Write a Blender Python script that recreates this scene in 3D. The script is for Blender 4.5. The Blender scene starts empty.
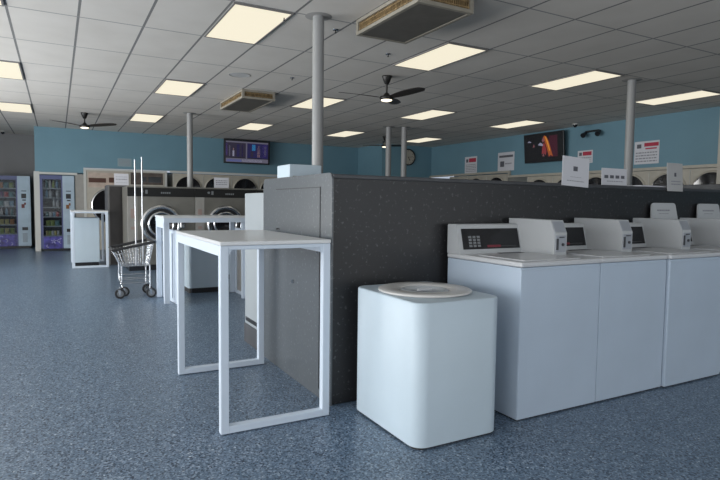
import bpy, bmesh, math, random
from mathutils import Vector, Matrix
random.seed(7)
sc = bpy.context.scene
COL = sc.collection
PI = math.pi

# ------------------------------------------------------------------ materials
def mat(name, col, rough=.5, metal=0., spec=.5, var=0., vscale=8., emit=None, estr=1., coat=0.):
    m = bpy.data.materials.new(name); m.use_nodes = True
    nt = m.node_tree; b = nt.nodes['Principled BSDF']
    b.inputs['Base Color'].default_value = (*col, 1)
    b.inputs['Roughness'].default_value = rough
    b.inputs['Metallic'].default_value = metal
    b.inputs['Specular IOR Level'].default_value = spec
    b.inputs['Coat Weight'].default_value = coat
    if var > 0:
        tc = nt.nodes.new('ShaderNodeTexCoord')
        n = nt.nodes.new('ShaderNodeTexNoise'); n.inputs['Scale'].default_value = vscale
        n.inputs['Detail'].default_value = 5
        nt.links.new(tc.outputs['Object'], n.inputs['Vector'])
        r = nt.nodes.new('ShaderNodeValToRGB')
        r.color_ramp.elements[0].position = .3; r.color_ramp.elements[1].position = .7
        r.color_ramp.elements[0].color = (*[c*(1-var) for c in col], 1)
        r.color_ramp.elements[1].color = (*[min(1, c*(1+var)) for c in col], 1)
        nt.links.new(n.outputs['Fac'], r.inputs['Fac'])
        nt.links.new(r.outputs['Color'], b.inputs['Base Color'])
    if emit:
        b.inputs['Emission Color'].default_value = (*emit, 1)
        b.inputs['Emission Strength'].default_value = estr
    return m

def node(nt, t, **kw):
    n = nt.nodes.new(t)
    for k, v in kw.items():
        if k in n.inputs: n.inputs[k].default_value = v
        else: setattr(n, k, v)
    return n

M = {}
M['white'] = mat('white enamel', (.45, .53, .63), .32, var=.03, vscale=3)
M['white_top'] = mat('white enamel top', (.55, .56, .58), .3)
M['console'] = mat('console grey white', (.46, .475, .49), .45)
M['white_paint'] = mat('white powder coat', (.56, .63, .72), .4)
M['table_top'] = mat('white laminate table top', (.62, .63, .64), .28)
M['plastic'] = mat('white moulded plastic', (.48, .57, .64), .45, var=.02, vscale=4)
M['plastic_lid'] = mat('cream plastic', (.58, .57, .56), .35)
M['black'] = mat('black plastic', (.012, .013, .016), .35)
M['black_gloss'] = mat('black glossy panel', (.008, .009, .012), .12)
M['dark'] = mat('dark rubber', (.02, .02, .022), .7)
M['darkgrey'] = mat('dark grey metal', (.05, .052, .058), .45, var=.15)
M['greybtn'] = mat('grey buttons', (.17, .18, .19), .5)
M['red'] = mat('red label', (.16, .012, .025), .5)
M['steel'] = mat('brushed steel', (.235, .225, .20), .42, .7, var=.12, vscale=3)
M['chrome'] = mat('chrome', (.62, .63, .65), .14, 1.)
M['cream'] = mat('cream enamel', (.40, .37, .315), .45, var=.06)
M['pale'] = mat('pale grey enamel', (.29, .28, .26), .45, var=.05)
M['trimw'] = mat('white trim paint', (.50, .50, .475), .5)
M['brown'] = mat('dark brown strip', (.07, .025, .015), .5)
M['glass_dark'] = mat('dark door glass', (.012, .012, .014), .08)
M['paper'] = mat('white paper', (.58, .58, .62), .7)
M['paper2'] = mat('grey paper', (.42, .42, .42), .7)
M['ink'] = mat('grey print', (.10, .10, .12), .7)
M['inkl'] = mat('light print', (.25, .25, .28), .7)
M['inkred'] = mat('red print', (.40, .03, .06), .7)
M['pole'] = mat('grey painted pole', (.27, .27, .27), .45, var=.04, vscale=2)
M['fan'] = mat('black fan metal', (.012, .011, .010), .4)
M['fanblade'] = mat('dark brown blade', (.022, .017, .014), .4)
M['acframe'] = mat('beige vent frame', (.27, .245, .20), .6, var=.1)
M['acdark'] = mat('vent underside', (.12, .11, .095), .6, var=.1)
M['acfin'] = mat('brown vent fins', (.28, .19, .09), .7, var=.5, vscale=30)
M['acinside'] = mat('vent inside', (.02, .015, .01), .8)
M['gridrail'] = mat('ceiling grid rail', (.22, .21, .20), .5)
M['diffuser'] = mat('lit light diffuser', (.10, .10, .09), .5, emit=(1., .92, .72), estr=.90)
M['fanlight'] = mat('lit fan lamp', (.9, .9, .85), .5, emit=(1., .86, .62), estr=2.)
M['vpurple'] = mat('purple graphic front', (.05, .045, .22), .35, var=.7, vscale=9)
M['vblue'] = mat('pale blue machine front', (.33, .42, .50), .35, var=.12, vscale=3)
M['vframe'] = mat('violet grey frame', (.075, .09, .20), .4)
M['vsquig'] = mat('pale graphic swirl', (.45, .45, .62), .4)
M['vback'] = mat('machine interior', (.01, .012, .02), .6)
M['shelf'] = mat('grey wire shelf', (.11, .125, .145), .4)
M['darkbrown'] = mat('dark brown black panel', (.022,.019,.018), .35, var=.2)
M['edgegrey'] = mat('grey steel edge', (.13,.13,.13), .5)
M['band'] = mat('matt black band', (.004,.004,.004), .7)
M['redgrey'] = mat('reddish grey', (.30,.22,.20), .5)
M['greyenamel'] = mat('grey white enamel', (.30,.33,.35), .4)
M['rod'] = mat('satin chrome rod', (.45,.46,.48), .3, .9)
M['pinkish'] = mat('pinkish cream panel', (.46,.37,.31), .45, var=.15)
M['darkpanel'] = mat('dark brown glass panel', (.075,.055,.045), .25, var=.3)
M['bluegrey'] = mat('faded paper', (.25,.33,.36), .7)
M['darkred'] = mat('dark red', (.12, .02, .02), .5)

# window glass for the machine fronts
def glass(name):
    m = bpy.data.materials.new(name); m.use_nodes = True
    nt = m.node_tree; nt.nodes.clear()
    o = node(nt, 'ShaderNodeOutputMaterial'); mx = node(nt, 'ShaderNodeMixShader')
    mx.inputs[0].default_value = .012
    t = node(nt, 'ShaderNodeBsdfTransparent'); g = node(nt, 'ShaderNodeBsdfGlossy'); g.inputs['Roughness'].default_value = .05
    t.inputs['Color'].default_value = (.9, .93, .95, 1)
    nt.links.new(t.outputs[0], mx.inputs[1]); nt.links.new(g.outputs[0], mx.inputs[2]); nt.links.new(mx.outputs[0], o.inputs[0])
    return m
M['glass'] = glass('clear pane')

# speckled blue epoxy floor
def floor_mat():
    m = bpy.data.materials.new('blue flake epoxy'); m.use_nodes = True
    nt = m.node_tree; b = nt.nodes['Principled BSDF']
    tc = node(nt, 'ShaderNodeTexCoord')
    v = node(nt, 'ShaderNodeTexVoronoi', Scale=120.)
    nt.links.new(tc.outputs['Object'], v.inputs['Vector'])
    r = node(nt, 'ShaderNodeValToRGB'); r.color_ramp.interpolation = 'CONSTANT'
    e = r.color_ramp.elements
    e[0].position = 0; e[0].color = (.026, .044, .078, 1)
    e[1].position = .25; e[1].color = (.090, .140, .205, 1)
    for p, c in ((.55, (.155, .215, .295)), (.78, (.27, .335, .42)), (.93, (.46, .52, .58))):
        x = e.new(p); x.color = (*c, 1)
    nt.links.new(v.outputs['Color'], r.inputs['Fac'])
    n = node(nt, 'ShaderNodeTexNoise', Scale=75., Detail=4.)
    nt.links.new(tc.outputs['Object'], n.inputs['Vector'])
    mp = node(nt, 'ShaderNodeMapRange'); mp.inputs[1].default_value = .3; mp.inputs[2].default_value = .7
    mp.inputs[3].default_value = .65; mp.inputs[4].default_value = 1.35
    nt.links.new(n.outputs['Fac'], mp.inputs[0])
    mx = node(nt, 'ShaderNodeVectorMath'); mx.operation = 'SCALE'
    nt.links.new(r.outputs['Color'], mx.inputs[0]); nt.links.new(mp.outputs[0], mx.inputs['Scale'])
    nt.links.new(mx.outputs[0], b.inputs['Base Color'])
    b.inputs['Roughness'].default_value = .33
    b.inputs['Specular IOR Level'].default_value = .45
    bp = node(nt, 'ShaderNodeBump', Strength=.12, Distance=.002)
    nt.links.new(n.outputs['Fac'], bp.inputs['Height']); nt.links.new(bp.outputs[0], b.inputs['Normal'])
    return m
M['floor'] = floor_mat()

# dark speckled laminate
def lam(name, base, fleck, thr, rough, sp):
    m = bpy.data.materials.new(name); m.use_nodes = True
    nt = m.node_tree; b = nt.nodes['Principled BSDF']
    tc = node(nt, 'ShaderNodeTexCoord')
    n = node(nt, 'ShaderNodeTexNoise', Scale=sp, Detail=3.)
    nt.links.new(tc.outputs['Object'], n.inputs['Vector'])
    r = node(nt, 'ShaderNodeValToRGB'); e = r.color_ramp.elements
    e[0].position = thr; e[0].color = (*base, 1); e[1].position = thr+.1; e[1].color = (*fleck, 1)
    nt.links.new(n.outputs['Fac'], r.inputs['Fac'])
    nt.links.new(r.outputs['Color'], b.inputs['Base Color'])
    b.inputs['Roughness'].default_value = rough
    return m
M['lam_dark'] = lam('charcoal speckled laminate', (.016, .016, .018), (.075, .075, .08), .60, .42, 42)
M['lam_end_lit'] = lam('charcoal laminate with painted sheen', (.085, .095, .105), (.16, .17, .18), .60, .28, 45)  # same dark laminate, with reflected light on the end face painted in as grey

# ceiling tiles with T-bar grid, lines at X0+.6i and Y0+1.2j
X0, Y0, CZ, STEP = -.3815, 6.2328, 3.052, (.6, 1.2)
def ceil_mat():
    m = bpy.data.materials.new('mineral ceiling tiles'); m.use_nodes = True
    nt = m.node_tree; b = nt.nodes['Principled BSDF']
    tc = node(nt, 'ShaderNodeTexCoord'); sx = node(nt, 'ShaderNodeSeparateXYZ')
    nt.links.new(tc.outputs['Object'], sx.inputs[0])
    def line(out, off, step, w):
        a = node(nt, 'ShaderNodeMath', operation='SUBTRACT'); nt.links.new(out, a.inputs[0]); a.inputs[1].default_value = off - step/2
        d = node(nt, 'ShaderNodeMath', operation='DIVIDE'); nt.links.new(a.outputs[0], d.inputs[0]); d.inputs[1].default_value = step
        f = node(nt, 'ShaderNodeMath', operation='FRACT'); nt.links.new(d.outputs[0], f.inputs[0])
        s = node(nt, 'ShaderNodeMath', operation='SUBTRACT'); nt.links.new(f.outputs[0], s.inputs[0]); s.inputs[1].default_value = .5
        ab = node(nt, 'ShaderNodeMath', operation='ABSOLUTE'); nt.links.new(s.outputs[0], ab.inputs[0])
        lt = node(nt, 'ShaderNodeMath', operation='LESS_THAN'); nt.links.new(ab.outputs[0], lt.inputs[0]); lt.inputs[1].default_value = w/step/2
        return lt
    l1 = line(sx.outputs['X'], X0, .6, .024); l2 = line(sx.outputs['Y'], Y0, 1.2, .020)
    n = node(nt, 'ShaderNodeTexNoise', Scale=2.2, Detail=6.); nt.links.new(tc.outputs['Object'], n.inputs['Vector'])
    r = node(nt, 'ShaderNodeValToRGB'); e = r.color_ramp.elements
    e[0].position = .3; e[0].color = (.645, .605, .555, 1); e[1].position = .7; e[1].color = (.70, .66, .61, 1)
    nt.links.new(n.outputs['Fac'], r.inputs['Fac'])
    m1 = node(nt, 'ShaderNodeMix', data_type='RGBA'); nt.links.new(l1.outputs[0], m1.inputs[0])
    nt.links.new(r.outputs['Color'], m1.inputs[6]); m1.inputs[7].default_value = (.20, .195, .19, 1)
    m2 = node(nt, 'ShaderNodeMix', data_type='RGBA'); nt.links.new(l2.outputs[0], m2.inputs[0])
    nt.links.new(m1.outputs[2], m2.inputs[6]); m2.inputs[7].default_value = (.29, .285, .28, 1)
    nt.links.new(m2.outputs[2], b.inputs['Base Color'])
    b.inputs['Roughness'].default_value = .85
    return m
M['ceiling'] = ceil_mat()
M['blue'] = mat('teal blue wall paint', (.135, .255, .32), .6, var=.05, vscale=1.2)
M['greywall'] = mat('grey wall paint', (.20, .20, .205), .7, var=.05, vscale=1.5)
M['alum'] = mat('window frame aluminium', (.4, .4, .42), .4, .6)

# ------------------------------------------------------------------ mesh builder
class MB:
    def __init__(s): s.v = []; s.f = []; s.mi = []; s.sm = []
    def _add(s, vs, fs, mi, smooth=False):
        o = len(s.v); s.v += [tuple(p) for p in vs]
        for f in fs:
            s.f.append([i+o for i in f]); s.mi.append(mi); s.sm.append(smooth)
    def bm(s, bm, mi, smooth=False, mx=None):
        if mx is not None: bmesh.ops.transform(bm, matrix=mx, verts=bm.verts)
        bm.verts.index_update()
        s._add([v.co.copy() for v in bm.verts], [[v.index for v in f.verts] for f in bm.faces], mi, smooth)
        bm.free(); return s
    def box(s, x0, x1, y0, y1, z0, z1, mi=0, bev=0., seg=2, mx=None):
        b = bmesh.new(); bmesh.ops.create_cube(b, size=1)
        for v in b.verts: v.co = Vector(((x0+x1)/2+v.co.x*(x1-x0), (y0+y1)/2+v.co.y*(y1-y0), (z0+z1)/2+v.co.z*(z1-z0)))
        if bev > 0: bmesh.ops.bevel(b, geom=b.edges[:], offset=bev, segments=seg, profile=.5, affect='EDGES', clamp_overlap=True)
        return s.bm(b, mi, False, mx)
    def vbox(s, x0, x1, y0, y1, z0, z1, r, mi=0, seg=8, top=0.):       # box with rounded vertical edges
        pts = []
        for cx, cy, a0 in ((x1-r, y1-r, 0), (x0+r, y1-r, 90), (x0+r, y0+r, 180), (x1-r, y0+r, 270)):
            for k in range(seg+1):
                a = math.radians(a0+90*k/seg); pts.append((cx+r*math.cos(a), cy+r*math.sin(a)))
        n = len(pts); cx, cy = (x0+x1)/2, (y0+y1)/2
        rings = [(z0, 0), (z1-top, 0)]
        if top > 0: rings += [(z1-top*.3, top*.3), (z1, top)]
        vs = []
        for z, ins in rings:
            for p in pts:
                d = Vector((p[0]-cx, p[1]-cy)); k = 1-ins/max(abs(x1-x0)/2, .01)
                vs.append((cx+d.x*k, cy+d.y*k, z))
        fs = []
        for q in range(len(rings)-1):
            for i in range(n): j = (i+1) % n; fs.append([q*n+i, q*n+j, (q+1)*n+j, (q+1)*n+i])
        s._add(vs, fs, mi, True)
        last = vs[-n:]; s._add(last, [list(range(n))], mi); s._add(vs[:n], [list(range(n))[::-1]], mi)
        return s
    def prism(s, poly, a, b, axis='x', mi=0):     # poly in the other two axes
        def P(p, t):
            return {'x': (t, p[0], p[1]), 'y': (p[0], t, p[1]), 'z': (p[0], p[1], t)}[axis]
        n = len(poly); vs = [P(p, a) for p in poly]+[P(p, b) for p in poly]
        fs = [list(range(n))[::-1], list(range(n, 2*n))]+[[i, (i+1) % n, n+(i+1) % n, n+i] for i in range(n)]
        s._add(vs, fs, mi); return s
    def cyl(s, p0, p1, r, r1=None, mi=0, seg=20):
        p0 = Vector(p0); p1 = Vector(p1); r1 = r if r1 is None else r1
        d = (p1-p0).normalized(); a = d.orthogonal().normalized(); c = d.cross(a)
        A = [p0+(a*math.cos(2*PI*i/seg)+c*math.sin(2*PI*i/seg))*r for i in range(seg)]
        B = [p1+(a*math.cos(2*PI*i/seg)+c*math.sin(2*PI*i/seg))*r1 for i in range(seg)]
        s._add(A+B, [[i, (i+1) % seg, seg+(i+1) % seg, seg+i] for i in range(seg)], mi, True)
        s._add(A, [list(range(seg))[::-1]], mi); s._add(B, [list(range(seg))], mi); return s
    def tube(s, pts, r, mi=0, seg=8, closed=False):
        pts = [Vector(p) for p in pts]; n = len(pts); rings = []
        for i, p in enumerate(pts):
            if closed: d = pts[(i+1) % n]-pts[i-1]
            else: d = pts[min(i+1, n-1)]-pts[max(i-1, 0)]
            d.normalize(); up = Vector((0, 0, 1)) if abs(d.z) < .9 else Vector((1, 0, 0))
            a = d.cross(up).normalized(); c = d.cross(a)
            rings.append([p+(a*math.cos(2*PI*k/seg)+c*math.sin(2*PI*k/seg))*r for k in range(seg)])
        vs = [v for R in rings for v in R]; fs = []
        for i in range(n if closed else n-1):
            j = (i+1) % n
            for k in range(seg): l = (k+1) % seg; fs.append([i*seg+k, i*seg+l, j*seg+l, j*seg+k])
        s._add(vs, fs, mi, True)
        if not closed: s._add(rings[0], [list(range(seg))], mi); s._add(rings[-1], [list(range(seg))], mi)
        return s
    def lathe(s, prof, c=(0, 0, 0), axis='z', mi=0, seg=32):
        c = Vector(c); vs = []
        for r, h in prof:
            for i in range(seg):
                a = 2*PI*i/seg; x, y = r*math.cos(a), r*math.sin(a)
                vs.append(c+Vector({'z': (x, y, h), 'y': (x, h, y), 'x': (h, x, y)}[axis]))
        fs = [[q*seg+i, q*seg+(i+1) % seg, (q+1)*seg+(i+1) % seg, (q+1)*seg+i] for q in range(len(prof)-1) for i in range(seg)]
        s._add(vs, fs, mi, True); return s
    def build(s, name, mats, parent=None, loc=None):
        if not isinstance(mats, (list, tuple)): mats = [mats]
        me = bpy.data.meshes.new(name); me.from_pydata(s.v, [], s.f)
        for m in mats: me.materials.append(M[m] if isinstance(m, str) else m)
        me.polygons.foreach_set('material_index', s.mi); me.polygons.foreach_set('use_smooth', s.sm)
        b = bmesh.new(); b.from_mesh(me); bmesh.ops.recalc_face_normals(b, faces=b.faces); b.to_mesh(me); b.free()
        me.update()
        o = bpy.data.objects.new(name, me); COL.objects.link(o)
        if parent: o.parent = parent
        if loc: o.location = loc
        return o

def tag(o, label=None, cat=None, group=None, kind=None):
    if label: o['label'] = label
    if cat: o['category'] = cat
    if group: o['group'] = group
    if kind: o['kind'] = kind
    return o
def thing(name, label, cat, loc=(0, 0, 0), rz=0, group=None):
    o = bpy.data.objects.new(name, None); COL.objects.link(o); o.location = loc; o.rotation_euler = (0, 0, rz)
    o.empty_display_size = .1
    return tag(o, label, cat, group)
def copy_tree(o, parent=None):
    c = o.copy(); COL.objects.link(c); c.parent = parent
    for ch in list(o.children): copy_tree(ch, c)
    return c
def struct(name, mb, mats, parent=None):
    o = mb.build(name, mats, parent)
    if not parent: o['kind'] = 'structure'
    return o

# ------------------------------------------------------------------ the room
BX0, BX1 = -4.5, 10.3          # side walls
FY = -3.5                      # front wall
BY = 15.8                      # blue wall at the back
GY = 17.9                      # grey wall further back on the left
struct('floor', MB().box(BX0-.15, BX1+1.1, FY-.15, GY+.15, -.1, 0), 'floor')
struct('ceiling', MB().box(BX0-.15, BX1+1.1, FY-.15, GY+.15, CZ, CZ+.1), 'ceiling')
# back wall: solid corner, the blue field above the recessed machines, and the solid right part
wb = MB()
wb.box(-.46, -.45, BY+.15, GY, 0, CZ)                       # return towards the grey wall
wb.box(-.46, BX1+.9, BY, BY+.15, 2.10, CZ)
wb.box(-.46, .60, BY, BY+.15, 1.95, 2.10)
wb.box(8.3, BX1, BY, BY+.15, 0, 2.10)
wb.box(-.44, 8.4, BY+1.1, BY+1.25, 0, 2.10)                    # back of the machine niche
struct('wall_back', wb, 'blue')
struct('wall_alcove', MB().box(8.5, BX1, 14.3, BY, 0, CZ), 'blue')
struct('wall_grey', MB().box(BX0, -.46, GY, GY+.15, 0, CZ), 'greywall')
wr = MB().box(BX1, BX1+.15, FY, 14.3, 2.16, CZ).box(BX1, BX1+.15, FY, 10.85, 2.04, 2.16)
wr.box(BX1+.9, BX1+1.05, FY, 14.3, 0, 2.2).box(BX1, BX1+.15, FY, 3.2, 0, 2.04)
struct('wall_right', wr, 'blue')
# left wall and front wall with big shop windows
def window_wall(name, axis, c0, c1, fixed, openings, z0, z1, mats='greywall'):
    b = MB()
    def bx(a0, a1, zz0, zz1):
        if axis == 'y': b.box(fixed-.12, fixed, a0, a1, zz0, zz1)
        else: b.box(a0, a1, fixed-.12, fixed, zz0, zz1)
    bx(c0, c1, z1, CZ); bx(c0, c1, 0, z0)
    cur = c0
    for a, e in openings: bx(cur, a, z0, z1); cur = e
    bx(cur, c1, z0, z1)
    return struct(name, b, mats)
LW = [(-2.9, -.3), (.2, 2.8), (3.3, 5.9), (6.4, 9.0), (9.5, 12.1)]
FW = [(-4.0, -1.2), (-.8, 2.0), (2.4, 5.2), (5.6, 8.0)]
window_wall('wall_left', 'y', FY, GY, BX0, LW, .35, 2.75)
window_wall('wall_front', 'x', BX0, BX1+1, FY, FW, .35, 2.6)
wi = 0
for a, e in LW:
    wi += 1; w = MB(); x = BX0-.06
    for z in (.35, 2.70): w.box(x-.03, x+.03, a, e, z, z+.05)
    for y in (a, (a+e)/2-.025, e-.05): w.box(x-.03, x+.03, y, y+.05, .40, 2.70)
    o = struct(f'window_{wi}', w, 'alum'); MB().box(x-.004, x+.004, a+.05, e-.05, .40, 2.70).build('pane', 'glass', o)
for a, e in FW:
    wi += 1; w = MB(); y = FY-.06
    for z in (.35, 2.55): w.box(a, e, y-.03, y+.03, z, z+.05)
    for xx in (a, (a+e)/2-.025, e-.05): w.box(xx, xx+.05, y-.03, y+.03, .40, 2.55)
    o = struct(f'window_{wi}', w, 'alum'); MB().box(a+.05, e-.05, y-.004, y+.004, .40, 2.55).build('pane', 'glass', o)
# trims round the recessed machines
struct('trim_1', MB().box(-.49, -.37, BY-.05, BY+.0, 0, 1.95).box(-.37, .46, BY-.05, BY, 1.895, 1.95).box(-.49, -.37, BY-.05, BY, 1.95, 1.96), 'trimw')
struct('trim_2', MB().box(.40, .60, BY-.03, BY-.0, 0, 1.92), 'pale')
struct('trim_3', MB().box(.60, .66, BY-.06, BY, 0, 2.08).box(.66, 2.62, BY-.06, BY, 2.03, 2.08).box(2.56, 2.62, BY-.06, BY, 0, 2.03), 'trimw')
struct('trim_4', MB().box(2.70, 8.3, BY-.06, BY, 2.05, 2.10), 'trimw')
struct('trim_5', MB().box(BX1-.06, BX1, 3.2, 10.85, 1.985, 2.04).box(BX1-.06, BX1, 10.80, 10.85, 2.04, 2.16).box(BX1-.06, BX1, 10.85, 14.3, 2.11, 2.165), 'cream')
struct('trim_6', MB().box(BX1-.35, BX1-.0, 5.02, 5.5, 0, CZ), 'cream')

# ------------------------------------------------------------------ ceiling lights
def cell(i, j): return X0+.6*i, Y0+1.2*j
lcells = [(-1, -1), (3, -1), (7, -1), (11, -1), (15, -1), (-1, 2), (3, 2), (7, 2), (11, 2), (15, 2), (-1, 5), (3, 5), (7, 5), (11, 5), (15, 5)]
colname = {-1: 'leftmost column', 3: 'second column from the left', 7: 'third column from the left', 11: 'fourth column from the left', 15: 'rightmost column'}
rown = {-1: 'in the nearest row', 2: 'in the middle row', 5: 'in the farthest row'}
lt = thing('ceiling_light', '', 'light', (0, 0, CZ))
fr = MB()
fr.box(.012, .588, .012, .03, -.014, 0).box(.012, .588, 1.17, 1.188, -.014, 0).box(.012, .03, .03, 1.17, -.014, 0).box(.57, .588, .03, 1.17, -.014, 0)
fr.build('frame', 'gridrail', lt)
MB().box(.03, .57, .03, 1.17, -.010, -.002).build('diffuser', 'diffuser', lt)
for k, (i, j) in enumerate(lcells):
    o = lt if k == 0 else copy_tree(lt)
    x, y = cell(i, j); o.location = (x, y, CZ)
    tag(o, f'lit rectangular ceiling panel, {colname[i]}, {rown[j]}', 'light', 'lit panels in the tiled ceiling')

# ------------------------------------------------------------------ poles
def pole(x, y, r, label, col='pole', h=CZ):
    p = thing('support_pole', label, 'pole', (x, y, 0), group='round poles holding up the ceiling')
    MB().cyl((0, 0, 0.006), (0, 0, h), r, seg=28).build('shaft', col, p)
    MB().lathe([(r*2.0, 0), (r*2.0, .006), (r*1.02, .006)], seg=28).build('base_plate', col, p)
    MB().lathe([(r*1.02, h-.004), (r*2.1, h-.003), (r*2.3, h-.001)], seg=28).build('collar', 'ceiling_ring', p)
M['ceiling_ring'] = mat('grey ceiling ring', (.36, .345, .33), .7)
pole(2.25, 5.02, .056, 'grey round pole rising behind the dark partition near its end panel')
pole(2.395, 11.68, .058, 'light grey round pole in front of the far dryers, left of the wall television')
pole(7.18, 5.19, .058, 'grey round pole behind the right part of the dark partition')
pole(6.80, 11.15, .065, 'paler of the two poles beside the wall clock')
pole(7.12, 10.98, .065, 'darker of the two poles, standing in front of the wall clock')

# ------------------------------------------------------------------ dark partition
pt = thing('partition', 'long dark speckled laminate partition behind the white top-load washers', 'partition', (1.46, 3.05, 0))
body = MB(); body.box(.012, 6.3, 0, 1.25, 0, 1.42, 0, .006)
body.build('core', 'lam_dark', pt)
MB().box(.012, 6.3, -.008, 1.26, 1.405, 1.432, 0, .006).build('top_edge', 'darkgrey', pt)
ep = MB()
def rrect(y0, y1, z0, z1, r, n=6, bottom=False):
    P = [(y0, z0), (y1, z0)]
    for k in range(n+1): a = PI/2*k/n; P.append((y1-r+r*math.cos(a), z1-r+r*math.sin(a)))
    for k in range(n+1): a = PI/2+PI/2*k/n; P.append((y0+r+r*math.cos(a), z1-r+r*math.sin(a)))
    return P
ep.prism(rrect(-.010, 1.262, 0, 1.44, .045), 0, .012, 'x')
ep.build('end_panel', 'lam_end_lit', pt)
# access door, outlined by a dark gap
dg = MB(); dg.box(-.0035, 0, .155, .162, .06, 1.355).box(-.0035, 0, .155, .96, 1.351, 1.357)
dg.build('door_gap', 'black', pt)
ad = MB().box(-.003, 0, .165, .955, .06, 1.348).build('access_door', 'lam_end_lit', pt)
MB().box(-.012, -.003, .88, .93, 1.05, 1.065).cyl((-.003, .60, .70), (-.014, .60, .70), .014).cyl((-.003, .19, .94), (-.009, .19, .94), .008).build('latch', 'chrome', ad)

# ------------------------------------------------------------------ top-load washers
WW = .676
def text_lines(b, x0, x1, y, z0, z1, rows, mi, gap=.5, seed=0, jitter=True):
    rnd = random.Random(seed); h = (z1-z0)/rows
    for k in range(rows):
        z = z1-(k+.5)*h; c = x0
        while c < x1-1e-4:
            w = rnd.uniform(.06, .16)*(x1-x0); e = min(c+w, x1)
            b.box(c, e, y-.0006, y, z-h*.22, z+h*.22, mi); c = e+.03*(x1-x0)
def make_washer():
    w = thing('washing_machine', '', 'washing machine')
    b = MB(); b.box(0.002, WW-.002, .004, .68, .008, .898, 0, .004)
    b.build('cabinet', 'white', w)
    k = MB(); k.box(.01, WW-.01, .012, .66, 0, .008); k.build('kick_base', 'dark', w)
    f = MB(); f.box(.004, WW-.004, 0, .008, .010, .885, 0, .002); f.build('front_panel', 'white', w)
    t = MB(); t.box(-.001, WW+.001, -.006, .685, .90, .930, 0, .009, 3); t.build('top', 'white_top', w)
    l = MB(); l.box(.06, .53, .03, .44, .930, .9365, 0, .003); l.box(.24, .35, .022, .032, .930, .935, 0, .002)
    l.build('lid', 'white_top', w)
    MB().box(.30, .50, .475, .525, .9302, .934, 0).build('dark_top_strip', 'darkgrey', w)  # thin dark strip on the top, behind the lid
    # console, wedge section in y-z
    c = MB(); c.prism([(.55, .93), (.685, .93), (.685, 1.118), (.675, 1.126), (.607, 1.126), (.597, 1.118)], 0, .56, 'x')
    co = c.build('console', 'console', w)
    # slanted panel on the wedge
    ang = math.atan2(.047, .188)
    mx = Matrix.Translation((0, .55, .93)) @ Matrix.Rotation(-ang, 4, 'X')
    p = MB(); p.box(.035, .535, -.004, .002, .030, .170, 0, 0, mx=mx)
    pp = p.build('display_panel', 'black_gloss', co)
    q = MB()
    for r_ in range(4):
        for cc in range(3): q.box(.085+cc*.036, .110+cc*.036, -.0065, -.004, .045+r_*.020, .060+r_*.020, 0, 0, mx=mx)
    q.build('buttons', 'greybtn', pp)
    q = MB(); q.box(.24, .36, -.0055, -.004, .040, .056, 0, 0, mx=mx).box(.36, .50, -.0055, -.004, .045, .049, 1, 0, mx=mx)
    q.build('label_strip', ['red', 'darkgrey'], pp)
    # coin box reaching forward beside the console
    g = MB(); g.prism([(.262, .930), (.262, 1.075), (.30, 1.160), (.685, 1.165), (.685, .930)], .55, .665, 'x')
    cb = g.build('coin_box', 'console', w)
    MB().prism([(.2605, 1.085), (.2945, 1.152), (.2985, 1.150), (.266, 1.083)], .558, .657, 'x').box(.560, .655, .257, .262, .95, 1.06, 0, .002).build('coin_box_face', 'greymid', cb)
    MB().box(.562, .580, .252, .257, .965, 1.04, 0).cyl((.622, .257, 1.0), (.622, .249, 1.0), .010).box(.59, .63, .250, .257, 1.045, 1.052).build('coin_slot', 'darkgrey', cb)
    return w
M['greymid'] = mat('mid grey metal face', (.34, .36, .40), .4, .2)
w0 = make_washer()
wl = ['white top-load washer at the left end of the row, beside the round-lidded white bin',
      'second white top-load washer from the left, joined to the end washer',
      'third white top-load washer from the left, set slightly forward',
      'fourth white top-load washer, cut by the right edge, with a raised rounded plate',
      'fifth white top-load washer, only its rounded plate showing at the right edge']
for k in range(5):
    o = w0 if k == 0 else copy_tree(w0)
    o.location = (2.314+(WW+.002)*k+(.006 if k >= 2 else 0), 2.325-(.018 if k == 2 else 0), 0)
    tag(o, wl[k], 'washing machine', 'white top-load washers along the dark partition')
    if k >= 3:
        b = MB()
        mx = Matrix.Translation((.13, .672, 1.10)) @ Matrix.Rotation(-.10, 4, 'X')
        P = [(0, 0), (.39, 0)]; r = .035
        for q in range(7): a = PI/2*q/6; P.append((.36-r+r*math.cos(a), .195-r+r*math.sin(a)))
        for q in range(7): a = PI/2+PI/2*q/6; P.append((.02+r+r*math.cos(a), .195-r+r*math.sin(a)))
        t = MB(); t.prism(P, 0, .012, 'y')
        text_lines(t, .09, .27, 0, .115, .145, 1, 1, seed=3+k); text_lines(t, .11, .25, 0, .095, .108, 1, 1, seed=5+k)
        t.cyl((.05, 0, .055), (.05, -.002, .055), .006, mi=1)
        t.v = [tuple(mx @ Vector(v)) for v in t.v]
        t.build('rounded_plate', ['console', 'inkl'], o)

# ------------------------------------------------------------------ white bin with round lid
def extractor(name, label, cat, loc, w, d, h, lid=True, plinth=.012, r=.055):
    e = thing(name, label, cat, loc)
    MB().vbox(0, w, 0, d, plinth, h, r, top=.008).build('body', 'plastic', e)
    MB().vbox(.012, w-.012, .012, d-.012, 0, plinth, .045).build('base', 'dark', e)
    if lid:
        c = (w/2, d/2, 0); R = min(w, d)/2-.012
        MB().lathe([(R*.92, h-.001), (R*.92, h+.006), (R, h+.006), (R, h+.013), (R-.006, h+.017), (R*.60, h+.017), (R*.56, h+.008), (R*.54, h-.002)], c, seg=56).build('lid_ring', 'plastic_lid', e)
        MB().lathe([(R*.54, h+.001), (R*.50, h+.012), (R*.44, h+.014), (R*.40, h+.004), (.0, h+.003)], c, seg=48).build('inner_lid', 'greyplastic', e)
        MB().box(w/2-.05, w/2+.05, d/2-.008, d/2+.008, h+.003, h+.017, 0, .004).build('lid_knob', 'white_top', e)
    return e
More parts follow.
